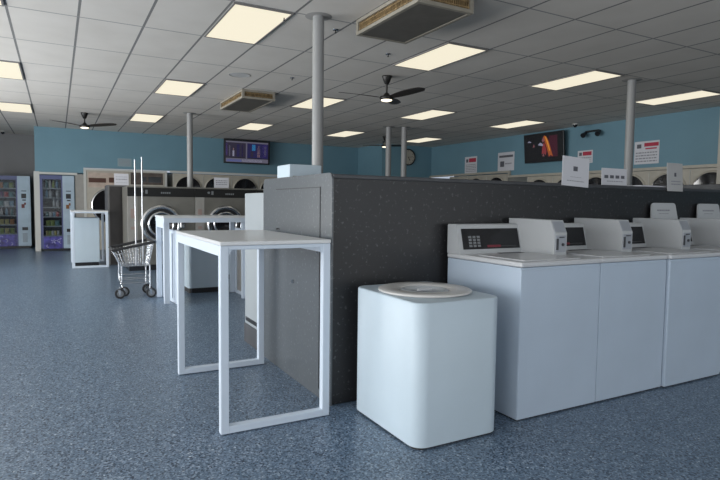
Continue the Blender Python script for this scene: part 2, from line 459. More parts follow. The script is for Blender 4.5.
M['greyplastic'] = mat('grey translucent plastic', (.55, .58, .61), .15)
extractor('spin_extractor', 'white rounded box with a round ring lid, standing left of the end washer', 'spin extractor', (1.567, 2.258, 0), .557, .69, .757, r=.075, plinth=.012)
extractor('spin_extractor', 'white box on a black plinth, seen beyond the tall white table between its legs', 'spin extractor', (1.555, 7.75, 0), .50, .5, .74, plinth=.07)
extractor('spin_extractor', 'farther white box on a black plinth, mostly hidden behind the table leg', 'spin extractor', (2.17, 8.95, 0), .42, .5, .74, plinth=.08)

# ------------------------------------------------------------------ tall white tables
def table(name, label, loc, w=.65, d=1.2, h=1.045, rz=0, inner=False):
    t = thing(name, label, 'table', loc, rz, 'tall white folding tables')
    L = .045
    MB().box(0, w, 0, d, h-.022, h, 0, .004).build('tabletop', 'table_top', t)
    for xa in (.002, w-.030): MB().box(xa, xa+.028, L, d-L, h-.078, h-.022).build('apron', 'white_paint', t)
    for x in (0.002, w-L-.002):
        for y in (.002, d-L-.002):
            MB().box(x, x+L, y, y+L, .004, h-.0225, 0, .004).build('leg', 'white_paint', t)
    for y in (.002, d-L-.002):
        MB().box(L, w-L, y, y+L, .004, .045, 0, .004).build('foot_bar', 'white_paint', t)
        MB().box(L, w-L, y+.003, y+L-.003, h-.045, h-.023, 0, .003).build('top_bar', 'white_paint', t)
    for x in (L, w-L-.03):
        MB().prism([(x, h-.03), (x+.03, h-.03), (x+(.0 if x < .2 else .03), h-.085), ], .008, L-.004, 'y').build('bracket', 'white_paint', t)
    return t
table('folding_table', 'tall white open-frame table standing against the end of the dark partition', (.745, 2.90, 0), .645, 1.225)
# middle table turned crosswise
t = thing('folding_table', 'white crosswise table behind the tall table, beside the laundry trolley', 'table', (1.115, 7.0, 0), 0, 'tall white folding tables')
MB().box(0, 1.10, 0, .66, 1.055, 1.08, 0, .004).build('tabletop', 'table_top', t)
for q in ((.01, 1.09, .004, .03, 1.0), (.01, 1.09, .63, .656, 1.0), (.01, .04, .03, .63, .93), (1.06, 1.09, .03, .63, 1.0)):
    MB().box(*q, 1.055).build('apron', 'white_paint', t)
for x in (.012, .98):
    for y in (.034, .60):
        MB().box(x, x+.065, y, y+.05, .004, 1.0, 0, .004).build('leg', 'white_paint', t)
for x, solid in ((.085, 0), (1.045, 1)):
    f = MB(); f.box(x, x+.045, -.07, .62, .004, .05, 0, .003).box(x, x+.045, -.07, .62, .86, .905, 0, .003)
    f.box(x, x+.045, -.07, .11, .05, .86, 0, .003).box(x, x+.045, .17 if not solid else .54, .62, .05, .86, 0, .003)
    if not solid: f.v = [(p[0]+(.62-p[1])*.085, p[1], p[2]) for p in f.v]
    f.build('end_frame', 'white_paint', t)
    if solid: MB().box(x+.015, x+.03, .12, .54, .05, .86).build('end_board', 'pale', t)
table('folding_table', 'farthest tall white table, seen end-on left of the dark tall cabinet', (.222, 11.45, 0), .62, 1.2, 1.07)
e = thing('laundry_bin', 'white box seen inside the frame of the farthest table', 'bin', (.245, 11.75, 0))
MB().box(0, .46, 0, .5, .08, .93, 0, .012).build('body', 'plastic', e)
MB().box(.02, .44, .02, .48, 0, .08).build('plinth', 'black', e)

# ------------------------------------------------------------------ machines behind the partition
for k in range(2):
    m = thing('front_load_washer', ['white washer on a dark base, touching the back edge of the partition end', 'white washer behind the partition, right beside the one at its end'][k], 'washing machine', (1.47+.70*k, 4.325, 0), 0, 'washers back to back with the partition')
    MB().box(0, .69, 0, .53, .17, 1.335, 0, .008).build('cabinet', 'greyenamel', m)
    MB().box(.0, .685, .005, .55, 0, .17).build('plinth', 'darkgrey', m)
    MB().box(-.003, .0, .12, .50, .20, .235).box(.06, .63, .53, .534, 1.17, 1.29).build('vent_slot', 'black', m)
    d = MB(); d.lathe([(.24, 0), (.24, .03), (.20, .05), (.18, .04)], (.345, .53, .72), 'y', seg=40); d.build('door_ring', 'chrome', m)
    MB().lathe([(.18, .04), (.0, .055)], (.345, .53, .72), 'y', seg=32).build('door_glass', 'glass_dark', m)
m = thing('control_box', 'white box standing on the washers behind the partition, left of the near pole', 'box', (1.735, 4.45, 1.336))
MB().box(0, .30, 0, .30, 0, .248, 0, .008).build('body', 'plastic', m)
MB().box(.03, .27, -.003, 0, .03, .15).build('front_plate', 'pale', m)

# ------------------------------------------------------------------ big stainless washers far back
def big_washer(label, loc, rz=0, w=1.18, h=1.525, dr=.36, cab='steel'):
    m = thing('washer_extractor', label, 'washing machine', loc, rz, 'large stainless front-load washers')
    MB().box(0, w, 0, .88, .10, h-.0, 0, .008).build('cabinet', cab, m)
    MB().box(.02, w-.02, .03, .86, 0, .10).build('plinth', 'black', m)
    cp = MB().box(.0, w, -.012, 0, h-.18, h-.02, 0, .003).build('control_band', 'band', m)
    MB().box(0, w, -.02, .02, h-.02, h+.005).build('top_strip', cab, m)
    b = MB(); cx = w*.5
    for q in range(5): b.box(cx-.02+q*.035, cx+.005+q*.035, -.015, -.012, h-.125, h-.095)
    b.cyl((.25, -.012, h-.09), (.25, -.03, h-.09), .022).box(.30, .34, -.016, -.012, h-.13, h-.06); b.build('buttons', 'greybtn', cp)
    MB().box(.0, .17, -.010, 0, .12, h-.17, 0, .003).build('coin_panel', 'pale', m)
    MB().box(.05, .12, -.014, -.010, .95, 1.12).box(.05, .12, -.014, -.010, .75, .80).build('coin_slot', 'redgrey', m)
    c = (cx-.02, 0, .84)
    d = MB(); d.lathe([(dr, 0), (dr, -.035), (dr*.96, -.055), (dr*.86, -.062), (dr*.80, -.05)], c, 'y', seg=56); dd = d.build('door_ring', 'chrome', m)
    MB().lathe([(dr*.80, -.05), (dr*.70, -.06), (dr*.66, -.05)], c, 'y', seg=48).build('door_gasket', 'black', dd)
    MB().lathe([(dr*.66, -.05), (dr*.62, -.062), (dr*.56, -.062), (dr*.54, -.045)], c, 'y', seg=48).build('inner_ring', 'chrome', dd)
    MB().lathe([(dr*.54, -.045), (dr*.4, -.02), (0, -.015)], c, 'y', seg=40).build('door_glass', 'glass_dark', dd)
    MB().box(c[0]+dr-.03, c[0]+dr+.05, -.07, -.02, c[2]-.07, c[2]+.07, 0, .01).build('door_handle', 'chrome', dd)
    return m
bw = big_washer('', (1.10, 10.7, 0))
bl = ['leftmost large stainless washer, behind the laundry trolley', 'second large stainless washer, beyond the crosswise white table',
      'third large stainless washer, mostly hidden by the partition end']
for k in range(3):
    o = bw if k == 0 else copy_tree(bw)
    o.location = (1.10+1.185*k, 10.7, 0); tag(o, bl[k])
bd = big_washer('', (0, 0, 0), cab='darkgrey')
for k in range(2):
    o = copy_tree(bd) if k else bd; o.rotation_euler = (0, 0, PI/2)
    o.location = (9.25, 3.25+1.19*k, 0); o.scale = (1, .9, 1.055)
    tag(o, ['large washer whose grey top shows above the partition at the right edge', 'large washer whose grey top shows just left of the leaning notice'][k])
# dark tall cabinet beside them
m = thing('tall_cabinet', 'tall dark cabinet with grey edges, left of the stainless washers', 'cabinet', (.862, 11.8, 0))
MB().box(0, .35, 0, .75, 0, 1.565, 0, .004).build('body', 'darkgrey', m)
MB().box(.03, .285, -.006, 0, .03, 1.54).build('front_panel', 'darkbrown', m)
MB().box(.0, .03, -.008, 0, .0, 1.565).box(.285, .35, -.008, 0, 0, 1.565).box(.03, .285, -.008, 0, 1.54, 1.565).build('edge_frame', 'edgegrey', m)
# ------------------------------------------------------------------ dryers
def dryer_round(label, loc, rz=0, w=.80, top=2.03, r=.335, cz=1.61):
    m = thing('tumble_dryer', label, 'dryer', loc, rz, 'stacked dryers with round dark doors')
    MB().box(0, w-.004, 0, .9, 0, top, 0, .005).build('cabinet', 'cream', m)
    for z in (cz, cz-.95):
        d = MB(); d.lathe([(r+.035, 0), (r+.03, -.02), (r, -.025)], (w/2, 0, z), 'y', seg=48); dd = d.build('door', 'cream', m)
        MB().lathe([(r, -.025), (r*.9, -.02), (0, -.012)], (w/2, 0, z), 'y', seg=40).build('door_glass', 'glass_dark', dd)
        MB().box(w-.075, w-.045, -.045, -.02, z-.06, z+.06, 0, .006).build('door_handle', 'chrome', dd)
    MB().box(w-.10, w-.03, -.006, 0, cz-.47, cz-.36).build('coin_slot', 'darkgrey', m)
    MB().box(.002, .012, -.008, 0, .05, top-.02).build('edge_strip', 'trimw', m)
    return m
dr = dryer_round('', (2.78, BY-.05, 0))
dlab = ['dryer with a round dark door, directly behind the pole left of the television', 'dryer with a round dark door beside the white notice, under the television',
        'dryer with a round dark door right of the white notice, under the television', 'dryer with a round dark door just hidden behind the partition end']
for k in range(4):
    o = dr if k == 0 else copy_tree(dr)
    o.location = (2.78+.80*k, BY-.04, 0); tag(o, dlab[k])
rl = ['nearest dryer on the right wall, its round door at the right edge', 'dryer on the right wall behind the leaning notice', 'dryer on the right wall directly behind the right pole',
      'dryer on the right wall behind the small white notice', 'dryer on the right wall left of the tall white notice', 'dryer on the right wall under the bright television']
for k in range(6):
    o = copy_tree(dr); o.rotation_euler = (0, 0, -PI/2)
    o.location = (BX1-.03, 5.75+.405+.81*k, 0); o.scale = (1.012, 1, .975); tag(o, rl[k])
for k in range(3):
    o = copy_tree(dr); o.rotation_euler = (0, 0, -PI/2)
    o.location = (BX1-.03, 11.70+.81*k, 0); o.scale = (1.012, 1, 1.03)
    tag(o, ['far dryer on the right wall below the tall wall notice', 'far dryer on the right wall below the leftmost wall notice', 'farthest dryer on the right wall, in the corner by the clock'][k])
# two large dryers on the left of the back wall
m = thing('large_dryer', 'large dryer with brown control strip and big round door, left of the dark cabinet', 'dryer', (.665, BY-.05, 0), 0, 'large dryers in white trim')
MB().box(0, 1.0, 0, .9, 0, 2.03).build('cabinet', 'cream', m)
MB().box(.04, .94, -.004, 0, 1.60, 1.98).build('control_panel', 'pinkish', m)
MB().box(.05, .45, -.008, -.004, 1.725, 1.84).box(.52, .66, -.008, -.004, 1.73, 1.86).build('display_strip', 'brown', m)
d = MB().lathe([(.45, 0), (.44, -.03), (.41, -.035)], (.53, 0, 1.14), 'y', seg=48).build('door', 'chrome', m)
MB().lathe([(.41, -.035), (.3, -.02), (0, -.01)], (.53, 0, 1.14), 'y', seg=40).build('door_glass', 'glass_dark', d)
m = thing('large_dryer', 'large dryer with a wide dark glass panel on top, behind the stainless washers', 'dryer', (1.675, BY-.05, 0), 0, 'large dryers in white trim')
MB().box(0, .88, 0, .9, 0, 2.03).build('cabinet', 'cream', m)
MB().box(.03, .84, -.004, 0, 1.70, 2.01).build('glass_panel', 'darkpanel', m)
MB().box(.30, .42, -.006, -.004, 1.78, 1.90).box(.47, .80, -.006, -.004, 1.76, 1.91).build('display', 'black_gloss', m)
d = MB().lathe([(.40, 0), (.39, -.03), (.36, -.035)], (.45, 0, 1.10), 'y', seg=48).build('door', 'chrome', m)
MB().lathe([(.36, -.035), (.3, -.02), (0, -.01)], (.44, 0, 1.10), 'y', seg=40).build('door_glass', 'glass_dark', d)

# ------------------------------------------------------------------ vending machines
prod_cols = {'lime': (.22, .30, .04), 'orange': (.45, .16, .02), 'ruby': (.45, .03, .05), 'sky': (.15, .30, .45), 'silver': (.45, .47, .5), 'teal': (.06, .20, .22), 'plum': (.14, .04, .16), 'straw': (.45, .38, .12)}
for k, c in prod_cols.items(): M['p_'+k] = mat('packet '+k, tuple(v*.34 for v in c), .4, var=.3, vscale=40)
def bottle(mt):
    b = MB(); b.lathe([(.0, 0), (.030, .002), (.031, .12), (.012, .165), (.012, .185), (0, .186)], seg=14); return b.build('drink_bottle', mt)
def packet(mt):
    b = MB(); b.prism([(-.045, .0), (.045, 0), (.05, .01), (.043, .075), (.05, .14), (-.05, .14), (-.043, .075), (-.05, .01)], -.012, .012, 'y'); 
    b.box(-.036, .036, -.024, .024, .02, .12, 0, .012); return b.build('snack_packet', mt)
def can(mt):
    b = MB(); b.lathe([(0, 0), (.026, .001), (.032, .01), (.032, .105), (.027, .118), (0, .118)], seg=14); return b.build('drink_can', mt)
def vending(label, x0, y0, w, gl, gr, which, plan):
    h = 1.875; D = .8
    v = thing('vending_machine', label, 'vending machine', (x0, y0, 0))
    z0, z1 = .36, 1.775
    c = MB()
    c.box(0, .02, .03, D, .05, h).box(w-.02, w, .03, D, .05, h).box(.02, w-.02, D-.02, D, .05, h).box(.02, w-.02, .03, D-.02, h-.03, h).box(.02, w-.02, .03, D-.02, .05, .08)
    c.box(gr+.015, gr+.03, .05, D-.02, .08, h-.03)
    c.build('cabinet', 'black', v)
    MB().box(.03, w-.03, .06, D-.03, 0, .05).build('plinth', 'black', v)
    MB().box(.02, gr+.015, .45, .46, .08, h-.03).build('inner_back', 'vback', v)
    f = MB(); f.box(0, gl, 0, .03, .06, h).box(gl, gr, 0, .03, z1, h).box(gr, gr+.03, 0, .03, .06, h)
    f.build('door_frame', 'vframe', v)
    lp = MB(); lp.box(gl, gr, 0, .03, .06, z0)
    rnd = random.Random(which)
    for q in range(7):
        cx = gl+(gr-gl)*rnd.uniform(.2, .95); cz = rnd.uniform(.12, .30); rr = rnd.uniform(.02, .04); a0 = rnd.uniform(0, 6)
        lp.tube([(cx+rr*math.cos(a0+t*.5), -.001, cz+rr*math.sin(a0+t*.5)) for t in range(8)], .005, 1, 5)
    lp.build('lower_panel', ['vpurple', 'vsquig'], v)
    MB().box(gl, gr, .008, .014, z0, z1).build('glass_pane', 'glass', v)
    sp = MB().box(gr+.03, w, -.004, .03, .06, h, 0, .004).build('service_panel', 'vblue', v)
    cx = (gr+.03+w)/2
    MB().box(cx-.06, cx+.05, -.010, -.004, 1.30, 1.42).build('keypad', 'black', sp)
    MB().box(cx-.055, cx+.055, -.008, -.004, 1.48, 1.50).build('coin_slot', 'black', sp)
    MB().box(cx-.04, cx+.04, -.008, -.004, 1.24, 1.27).build('note_slot', 'black', sp)
    MB().box(cx-.055, cx+.075, -.010, -.004, .47, .55).build('coin_return', 'black', sp)
    MB().box(cx-.06, cx+.01, -.008, -.004, 1.05, 1.15).box(cx, cx+.04, -.008, -.0045, 1.13, 1.19).build('sticker', 'p_orange' if which == 2 else 'darkred', sp)
    g = MB(); 
    for q in range(8): g.box(cx-.05, cx+.06, -.007, -.004, .16+q*.03, .175+q*.03)
    g.build('grille', 'greybtn', sp)
    n = len(plan); hh = (z1-z0)/n
    names = ['top', 'second', 'third', 'fourth', 'fifth', 'bottom']
    for r in range(n):
        z = z1-(r+1)*hh+.02
        s = MB().box(.02, gr+.012, .05, .44, z-.008, z).box(.02, gr+.012, .045, .05, z-.022, z+.004)
        s.build('shelf', 'shelf', v)
        kinds, cols = plan[r]; m_ = len(cols)
        for q, cc in enumerate(cols):
            if not cc: continue
            px = gl+.05+(gr-gl-.10)*(q+.5)/m_
            fn = {'b': bottle, 'p': packet, 'c': can}[kinds]
            o = fn('p_'+cc); o.location = (x0+px, y0+.13, z)
            kw = {'b': 'bottle', 'p': 'packet', 'c': 'can'}[kinds]
            same = sum(1 for t_ in cols if t_ == cc)
            pos = 'on its own colour' if same == 1 else 'one of the alike ones'
            mc = 'left' if which == 1 else 'right'
            tag(o, f'{cc} coloured {kw} on the {names[r]} shelf of the {mc} vending machine', kw, f'{cc} {kw}s on the {names[r]} shelf of the {mc} vending machine')
            if kinds == 'b': o.scale = (1, 1, 1.05)
    return v
vending('left vending machine with snacks, cut by the left edge, in front of the grey wall', -1.55, 16.9, .94, .06, .62, 1,
        [('p', ['plum', 'orange', 'teal', 'lime']), ('p', ['teal', 'plum', 'ruby', 'teal']), ('p', ['plum', 'teal', 'silver', 'sky']),
         ('b', ['plum', 'silver', 'sky', 'teal']), ('p', ['lime', 'straw', 'straw', 'orange']), ('p', ['lime', 'lime', 'straw', 'lime'])])
vending('right vending machine with drinks, standing in white trim below the blue wall', -.365, BY-.06, .75, .055, .46, 2,
        [('b', ['teal', 'silver', 'lime', 'sky']), ('b', ['sky', 'silver', None, 'silver']), ('b', [None, None, 'silver', 'silver']),
         ('c', ['teal', 'silver', 'sky', 'ruby']), ('p', ['lime', 'lime', 'teal']), ('c', ['straw', 'lime', 'silver', 'straw', 'silver'])])

# ------------------------------------------------------------------ laundry trolley
c = thing('laundry_trolley', 'chrome wire laundry trolley with a pair of tall uprights, left of the crosswise table', 'trolley', (.655, 7.60, 0))
W, D = .45, .46
def zr(x): return .645+.20*x
bk = MB()
top = [(-.05, -.05), (W-.02, -.05), (W-.02, D+.05), (-.05, D+.05)]
bot = [(.05, .05), (W-.07, .05), (W-.07, D-.05), (.05, D-.05)]
def lerp(a, b, t): return tuple(a[i]+(b[i]-a[i])*t for i in range(len(a)))
T = [(x, y, zr(x)) for x, y in top]; B = [(x, y, .42) for x, y in bot]
for t in (0, .25, .5, .75, .999):
    R = [lerp(B[i], T[i], t) for i in range(4)]
    for i in range(4): bk.cyl(R[i], R[(i+1) % 4], .0035, seg=6)
for i in range(4):
    for k in range(12):
        bk.cyl(lerp(B[i], B[(i+1) % 4], k/12), lerp(T[i], T[(i+1) % 4], k/12), .0025, seg=6)
for k in range(9):
    bk.cyl(lerp(B[0], B[1], k/8), lerp(B[3], B[2], k/8), .0025, seg=6); bk.cyl(lerp(B[0], B[3], k/8), lerp(B[1], B[2], k/8), .0025, seg=6)
bk.build('basket', 'chrome', c)
rm = MB()
for i in range(4): rm.cyl(T[i], T[(i+1) % 4], .018, seg=10)
rm.build('rim', 'dark', c)
fr = MB()
for x, y in ((.05, .04), (.05, D-.04), (W-.06, .04), (W-.06, D-.04)): fr.cyl((x, y, .10 if x > .1 else .22), (x, y, .43), .009, seg=10)
WP = ((.02, .10), (.085, .26), (W-.06, .04), (W-.06, D-.04))
fr.tube([(.05, .04, .27), (.05, .05, .20), (.02, .10, .11)], .009).tube([(.05, D-.04, .27), (.06, D-.06, .20), (.085, .26, .11)], .009)
for z in (.20, .27):
    fr.cyl((.05, .04, z), (W-.06, .04, z), .006, seg=8).cyl((.05, D-.04, z), (W-.06, D-.04, z), .006, seg=8)
    fr.cyl((.05, .04, z), (.05, D-.04, z), .006, seg=8).cyl((W-.06, .04, z), (W-.06, D-.04, z), .006, seg=8)
fr.build('frame', 'chrome', c)
for x, y in ((.235, D/2-.10), (.34, D/2+.06)):
    u = MB(); u.cyl((x, y, .42), (x, y, 1.79 if x < .33 else 1.84), .0085, seg=12); u.build('upright', 'rod', c)
if 1:
    for x, y in WP:
        k = MB(); k.cyl((x+.015, y-.016, .064), (x+.015, y+.016, .064), .064, seg=24)
        wh = k.build('wheel', 'dark', c)
        MB().cyl((x+.015, y-.018, .064), (x+.015, y+.018, .064), .040, seg=20).build('wheel_hub', 'greybtn', wh)
        MB().prism([(x-.012, .11), (x+.02, .11), (x+.026, .045), (x+.006, .045)], y-.021, y-.017, 'y').prism([(x-.012, .11), (x+.02, .11), (x+.026, .045), (x+.006, .045)], y+.017, y+.021, 'y').box(x-.014, x+.022, y-.021, y+.021, .108, .116).build('caster_fork', 'chrome', c)

# ------------------------------------------------------------------ ceiling fans
def fan(label, loc, angles, zh=-.30):
    f = thing('ceiling_fan', label, 'fan', loc, group='dark three-blade ceiling fans')
    MB().lathe([(.0, 0), (.072, 0), (.068, -.02), (.034, -.105), (.018, -.12), (0, -.12)], seg=28).build('canopy', 'fan', f)
    MB().cyl((0, 0, -.10), (0, 0, zh+.05), .013).build('rod', 'fan', f)
    MB().lathe([(.0, zh+.07), (.025, zh+.065), (.05, zh+.03), (.095, zh+.015), (.10, zh-.015), (.085, zh-.03), (.075, zh-.032)], seg=32).build('hub', 'fan', f)
    MB().lathe([(.078, zh-.03), (.074, zh-.042), (.04, zh-.052), (0, zh-.055)], seg=32).build('lamp', 'fanlight', f)
    for a in angles:
        a = math.radians(a); b = MB(); n = 12; vs = []; th = .006
        for i in range(n+1):
            t = i/n; r = .07+.62*t
            wd = .045+.055*math.sin(PI*min(1, t*1.05)*.75); 
            if t > .9: wd *= math.sqrt(max(.05, 1-((t-.9)/.1)**2))
            tw = -.32+.16*t; lift = .015*math.sin(t*PI*.6)+.02*t
            for s_, q in ((-1, 1), (1, 1), (1, -1), (-1, -1)):
                y = s_*wd*.75; z = s_*math.sin(tw)*wd*.75+q*th*.5+zh+lift
                x = r; vs.append((x*math.cos(a)-y*math.sin(a), x*math.sin(a)+y*math.cos(a), z))
        fs = [[0, 1, 2, 3], [4*n, 4*n+3, 4*n+2, 4*n+1]]
        for i in range(n):
            for q in range(4): fs.append([4*i+q, 4*i+(q+1) % 4, 4*i+4+(q+1) % 4, 4*i+4+q])
        b._add(vs, fs, 0); b.build('blade', 'fanblade', f)
fan('nearest dark ceiling fan, hanging above the middle of the partition', (4.105, 6.80, CZ), (45, 165, 285))
fan('dark ceiling fan at the far left, above the vending machines', (.53, 12.85, CZ), (325, 205, 85), -.265)
fan('farthest dark ceiling fan, beside the two poles by the clock', (7.62, 12.67, CZ), (0, 120, 240), -.25)

# ------------------------------------------------------------------ ceiling air vents
def vent(label, x0, x1, y0, y1, z0):
    cx, cy = x0, y0; w, d = x1-x0, y1-y0; h = CZ-z0
    v = thing('ceiling_air_vent', label, 'vent', (x0, y0, CZ), group='boxy ceiling air vents')
    f = MB(); r = .038
    for z in (-.001-r*.8, -h): f.box(0, w, 0, r, z, z+r*.8).box(0, w, d-r, d, z, z+r*.8).box(0, r, r, d-r, z, z+r*.8).box(w-r, w, r, d-r, z, z+r*.8)
    for x in (0, w-r):
        for y in (0, d-r): f.box(x, x+r, y, y+r, -h+r*.8, -.001-r*.8)
    f.build('frame', 'acframe', v)
    MB().box(.06, w-.06, .06, d-.06, -h+.03, -.002).build('inner_box', 'acinside', v)
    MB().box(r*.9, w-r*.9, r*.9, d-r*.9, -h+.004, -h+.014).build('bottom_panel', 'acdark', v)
    fn = MB(); n = int(d/.026)
    for i in range(n):
        y = r+(d-2*r)*(i+.5)/n
        for x in (.012, w-.018): fn.box(x, x+.006+.014, y-.003, y+.003, -h+.024, -.025)
    n = int(w/.026)
    for i in range(n):
        x = r+(w-2*r)*(i+.5)/n
        for y in (.012, d-.032): fn.box(x-.003, x+.003, y, y+.02, -h+.024, -.025)
    for zz in (.33, .66):
        z = -h+h*zz; fn.box(.010, w-.010, .010, .016, z-.003, z+.003).box(.010, w-.010, d-.016, d-.010, z-.003, z+.003).box(.010, .016, .016, d-.016, z-.003, z+.003).box(w-.016, w-.010, .016, d-.016, z-.003, z+.003)
    fn.build('louvre', 'acfin', v)
vent('large beige ceiling air vent with brown fins, at the top edge above the partition', 2.615, 3.195, 3.86, 4.93, 2.905)
vent('smaller-looking beige ceiling air vent farther back, left of the near pole', 2.61, 3.16, 8.75, 10.1, 2.915)

# ------------------------------------------------------------------ small ceiling things
def small(name, label, cat, loc, mbs, group=None):
    t = thing(name, label, cat, loc, group=group)
    for n, b, m in mbs: b.build(n, m, t)
    return t
sl = ['sprinkler head beside the near big ceiling light, left of the near pole', 'sprinkler head between the near pole and the big vent', 'sprinkler head just left of the near pole, farther back', 'pale sprinkler head above the nearest fan']
for (x, y), l in zip(((1.967, 5.20), (2.57, 5.30), (3.0, 7.6), (3.52, 5.81)), sl):
    small('sprinkler_head', l, 'sprinkler', (x, y, CZ), [('plate', MB().lathe([(.032, 0), (.028, -.008), (.01, -.01)], seg=20), 'chrome'), ('nozzle', MB().cyl((0, 0, -.008), (0, 0, -.03), .006).cyl((0, 0, -.03), (0, 0, -.033), .012), 'dark')], 'small sprinklers in the ceiling')
for (x, y), l in zip(((-1.22, 17.4), (9.9, 8.48)), ('black dome camera on the ceiling above the left vending machine', 'black dome camera on the ceiling right of the bright television')):
    small('dome_camera', l, 'camera', (x, y, CZ), [('base', MB().lathe([(.06, 0), (.06, -.02), (.05, -.025)], seg=24), 'trimw'), ('dome', MB().lathe([(.048, -.022), (.045, -.05), (.028, -.075), (0, -.085)], seg=24), 'black_gloss')])
M['ctile'] = mat('plain speaker cloth', (.50, .50, .495), .85)
small('ceiling_speaker', 'faint round ceiling speaker ring left of the near pole, before the small vent', 'speaker', (2.30, 7.83, CZ), [('rim', MB().lathe([(.15, 0), (.148, -.004), (.138, -.004), (.138, -.001)], seg=40), 'ceiling_ring'), ('grille', MB().lathe([(.138, -.002), (0, -.002)], seg=40), 'ctile')])
# twin emergency spotlights on the right wall
em = thing('emergency_light', 'black twin-spot emergency light on the blue wall right of the television', 'light', (BX1, 8.33, 2.90))
MB().box(-.06, 0, -.17, .17, -.018, .022, 0, .006).build('housing', 'black', em)
for y in (-.20, .17):
    MB().cyl((-.05, y, -.03), (-.15, y-.02, -.09), .035, .055).cyl((-.03, y, .0), (-.07, y, -.05), .014).build('spot_head', 'black', em)

# ------------------------------------------------------------------ televisions
for n, c, s in (('s_blk', (.006, .006, .010), .3), ('s_navy', (.012, .010, .055), 1), ('s_plum', (.018, .014, .03), 1), ('s_grey', (.09, .085, .12), 1), ('s_cyan', (.02, .13, .28), 1),
                ('s_lil', (.06, .04, .16), 1), ('s_white', (.20, .20, .27), 1), ('s_blue', (.05, .08, .28), 1), ('s_skin', (.20, .13, .13), 1), ('s_orange', (.26, .06, .012), 1), ('s_red', (.16, .02, .025), 1), ('s_yel', (.50, .20, .02), 1), ('s_dred', (.035, .004, .012), 1), ('s_pink', (.16, .06, .07), 1)):
    M[n] = mat('screen '+n, (.01, .01, .01), .25, emit=c, estr=s)
def rect(b, x0, x1, z0, z1, mi, k=1): b.box(x0, x1, -.0005*k, 0, z0, z1, mi)
tv = thing('television', 'flat television hung high on the back wall showing a split picture', 'television', (4.10, BY-.30, 2.355))
tv.rotation_euler = (.05, 0, 0)
w, h = 1.33, .68
MB().box(0, w, 0, .06, 0, h, 0, .008).build('casing', 'black', tv)
S = MB(); rect(S, .03, w-.03, .03, h-.03, 0, 1)
for x0, x1, z0, z1, mi in ((.04, .62, .17, .58, 2), (.66, 1.28, .17, .58, 1), (.05, 1.28, .58, .62, 3), (.62, .66, .12, .60, 3), (.05, .10, .22, .56, 5), (.15, .17, .2, .5, 3), (.24, .29, .20, .36, 7), (.255, .275, .36, .43, 8), (.36, .44, .2, .54, 1), (.50, .54, .2, .52, 1),
                           (.80, .90, .38, .55, 4), (.76, .84, .2, .36, 2), (.96, 1.04, .2, .46, 8), (.975, 1.02, .46, .53, 8), (1.12, 1.24, .18, .56, 5), (1.16, 1.22, .25, .5, 3), (.05, 1.28, .04, .15, 3), (.08, .50, .055, .12, 6), (.52, 1.10, .06, .125, 7)):
    S.box(x0, x1, -.0014, -.0006, z0, z1, mi)
S.build('screen', ['s_blk', 's_navy', 's_plum', 's_grey', 's_cyan', 's_lil', 's_blue', 's_white', 's_skin'], tv)
MB().box(w/2-.10, w/2+.10, .06, .315, h/2-.10, h/2+.10).build('wall_bracket', 'black', tv)
tv = thing('television', 'flat television on the right wall showing a figure with long orange hair', 'television', (BX1-.14, 10.20, 2.30), -PI/2)
tv.rotation_euler = (.085, 0, -PI/2)
w, h = 1.22, .69
MB().box(0, w, 0, .055, 0, h, 0, .008).build('casing', 'black', tv)
S = MB(); rect(S, .02, w-.02, .02, h-.02, 0, 1)
def blob(pts, mi, y): S.prism([(x*.92+.01, z*.86+.07) for x, z in pts], y, y+.0006, 'y', mi)
blob([(.80, .05), (1.12, .05), (1.12, .62), (.86, .62), (.78, .3)], 5, -.0012)
blob([(.66, .60), (.71, .64), (.77, .61), (.83, .50), (.88, .36), (.93, .18), (.97, .06), (.89, .10), (.84, .06), (.80, .20), (.76, .34), (.70, .50)], 1, -.0018)
blob([(.72, .62), (.76, .59), (.82, .46), (.88, .24), (.86, .20), (.79, .42)], 3, -.0024)
blob([(.60, .14), (.64, .40), (.70, .46), (.77, .22), (.74, .10), (.68, .16)], 2, -.003)
blob([(.62, .52), (.66, .59), (.70, .56), (.69, .48), (.64, .46)], 6, -.0036)
blob([(.48, .40), (.56, .46), (.64, .42), (.66, .36), (.58, .37)], 4, -.0036)
blob([(.12, .50), (.18, .53), (.26, .50), (.24, .485), (.16, .49)], 4, -.0018)
blob([(.30, .34), (.34, .44), (.37, .36)], 6, -.0018)
blob([(.62, .08), (.66, .17), (.69, .08)], 6, -.0018)
S.build('screen', ['s_blk', 's_orange', 's_red', 's_yel', 's_white', 's_dred', 's_pink'], tv)
MB().box(w/2-.12, w/2+.12, .055, .152, h/2-.2, h/2-.05).build('wall_bracket', 'black', tv)

# ------------------------------------------------------------------ clock
ck = thing('wall_clock', 'round white wall clock with a dark rim, partly behind a pole', 'clock', (9.42, 14.3, 2.70))
R = .25
MB().lathe([(R, 0), (R, -.04), (R-.012, -.048), (R-.03, -.04), (R-.03, -.02)], (0, 0, 0), 'y', seg=48).build('rim', 'black', ck)
MB().lathe([(R-.03, -.02), (0, -.02)], (0, 0, 0), 'y', seg=48).build('face', 'cream', ck)
tk = MB()
for i in range(12):
    a = 2*PI*i/12; mx = Matrix.Rotation(a, 4, 'Y')
    tk.box(-.006, .006, -.023, -.0205, R-.075, R-.045, 0, mx=mx)
tk.build('hour_marks', 'black', ck)
hd = MB()
for a, l, ww in ((1.45, .17, .005), (2.6, .12, .008)):
    hd.box(-ww, ww, -.028, -.024, -.02, l, 0, mx=Matrix.Rotation(a, 4, 'Y'))
hd.build('hands', 'black', ck)

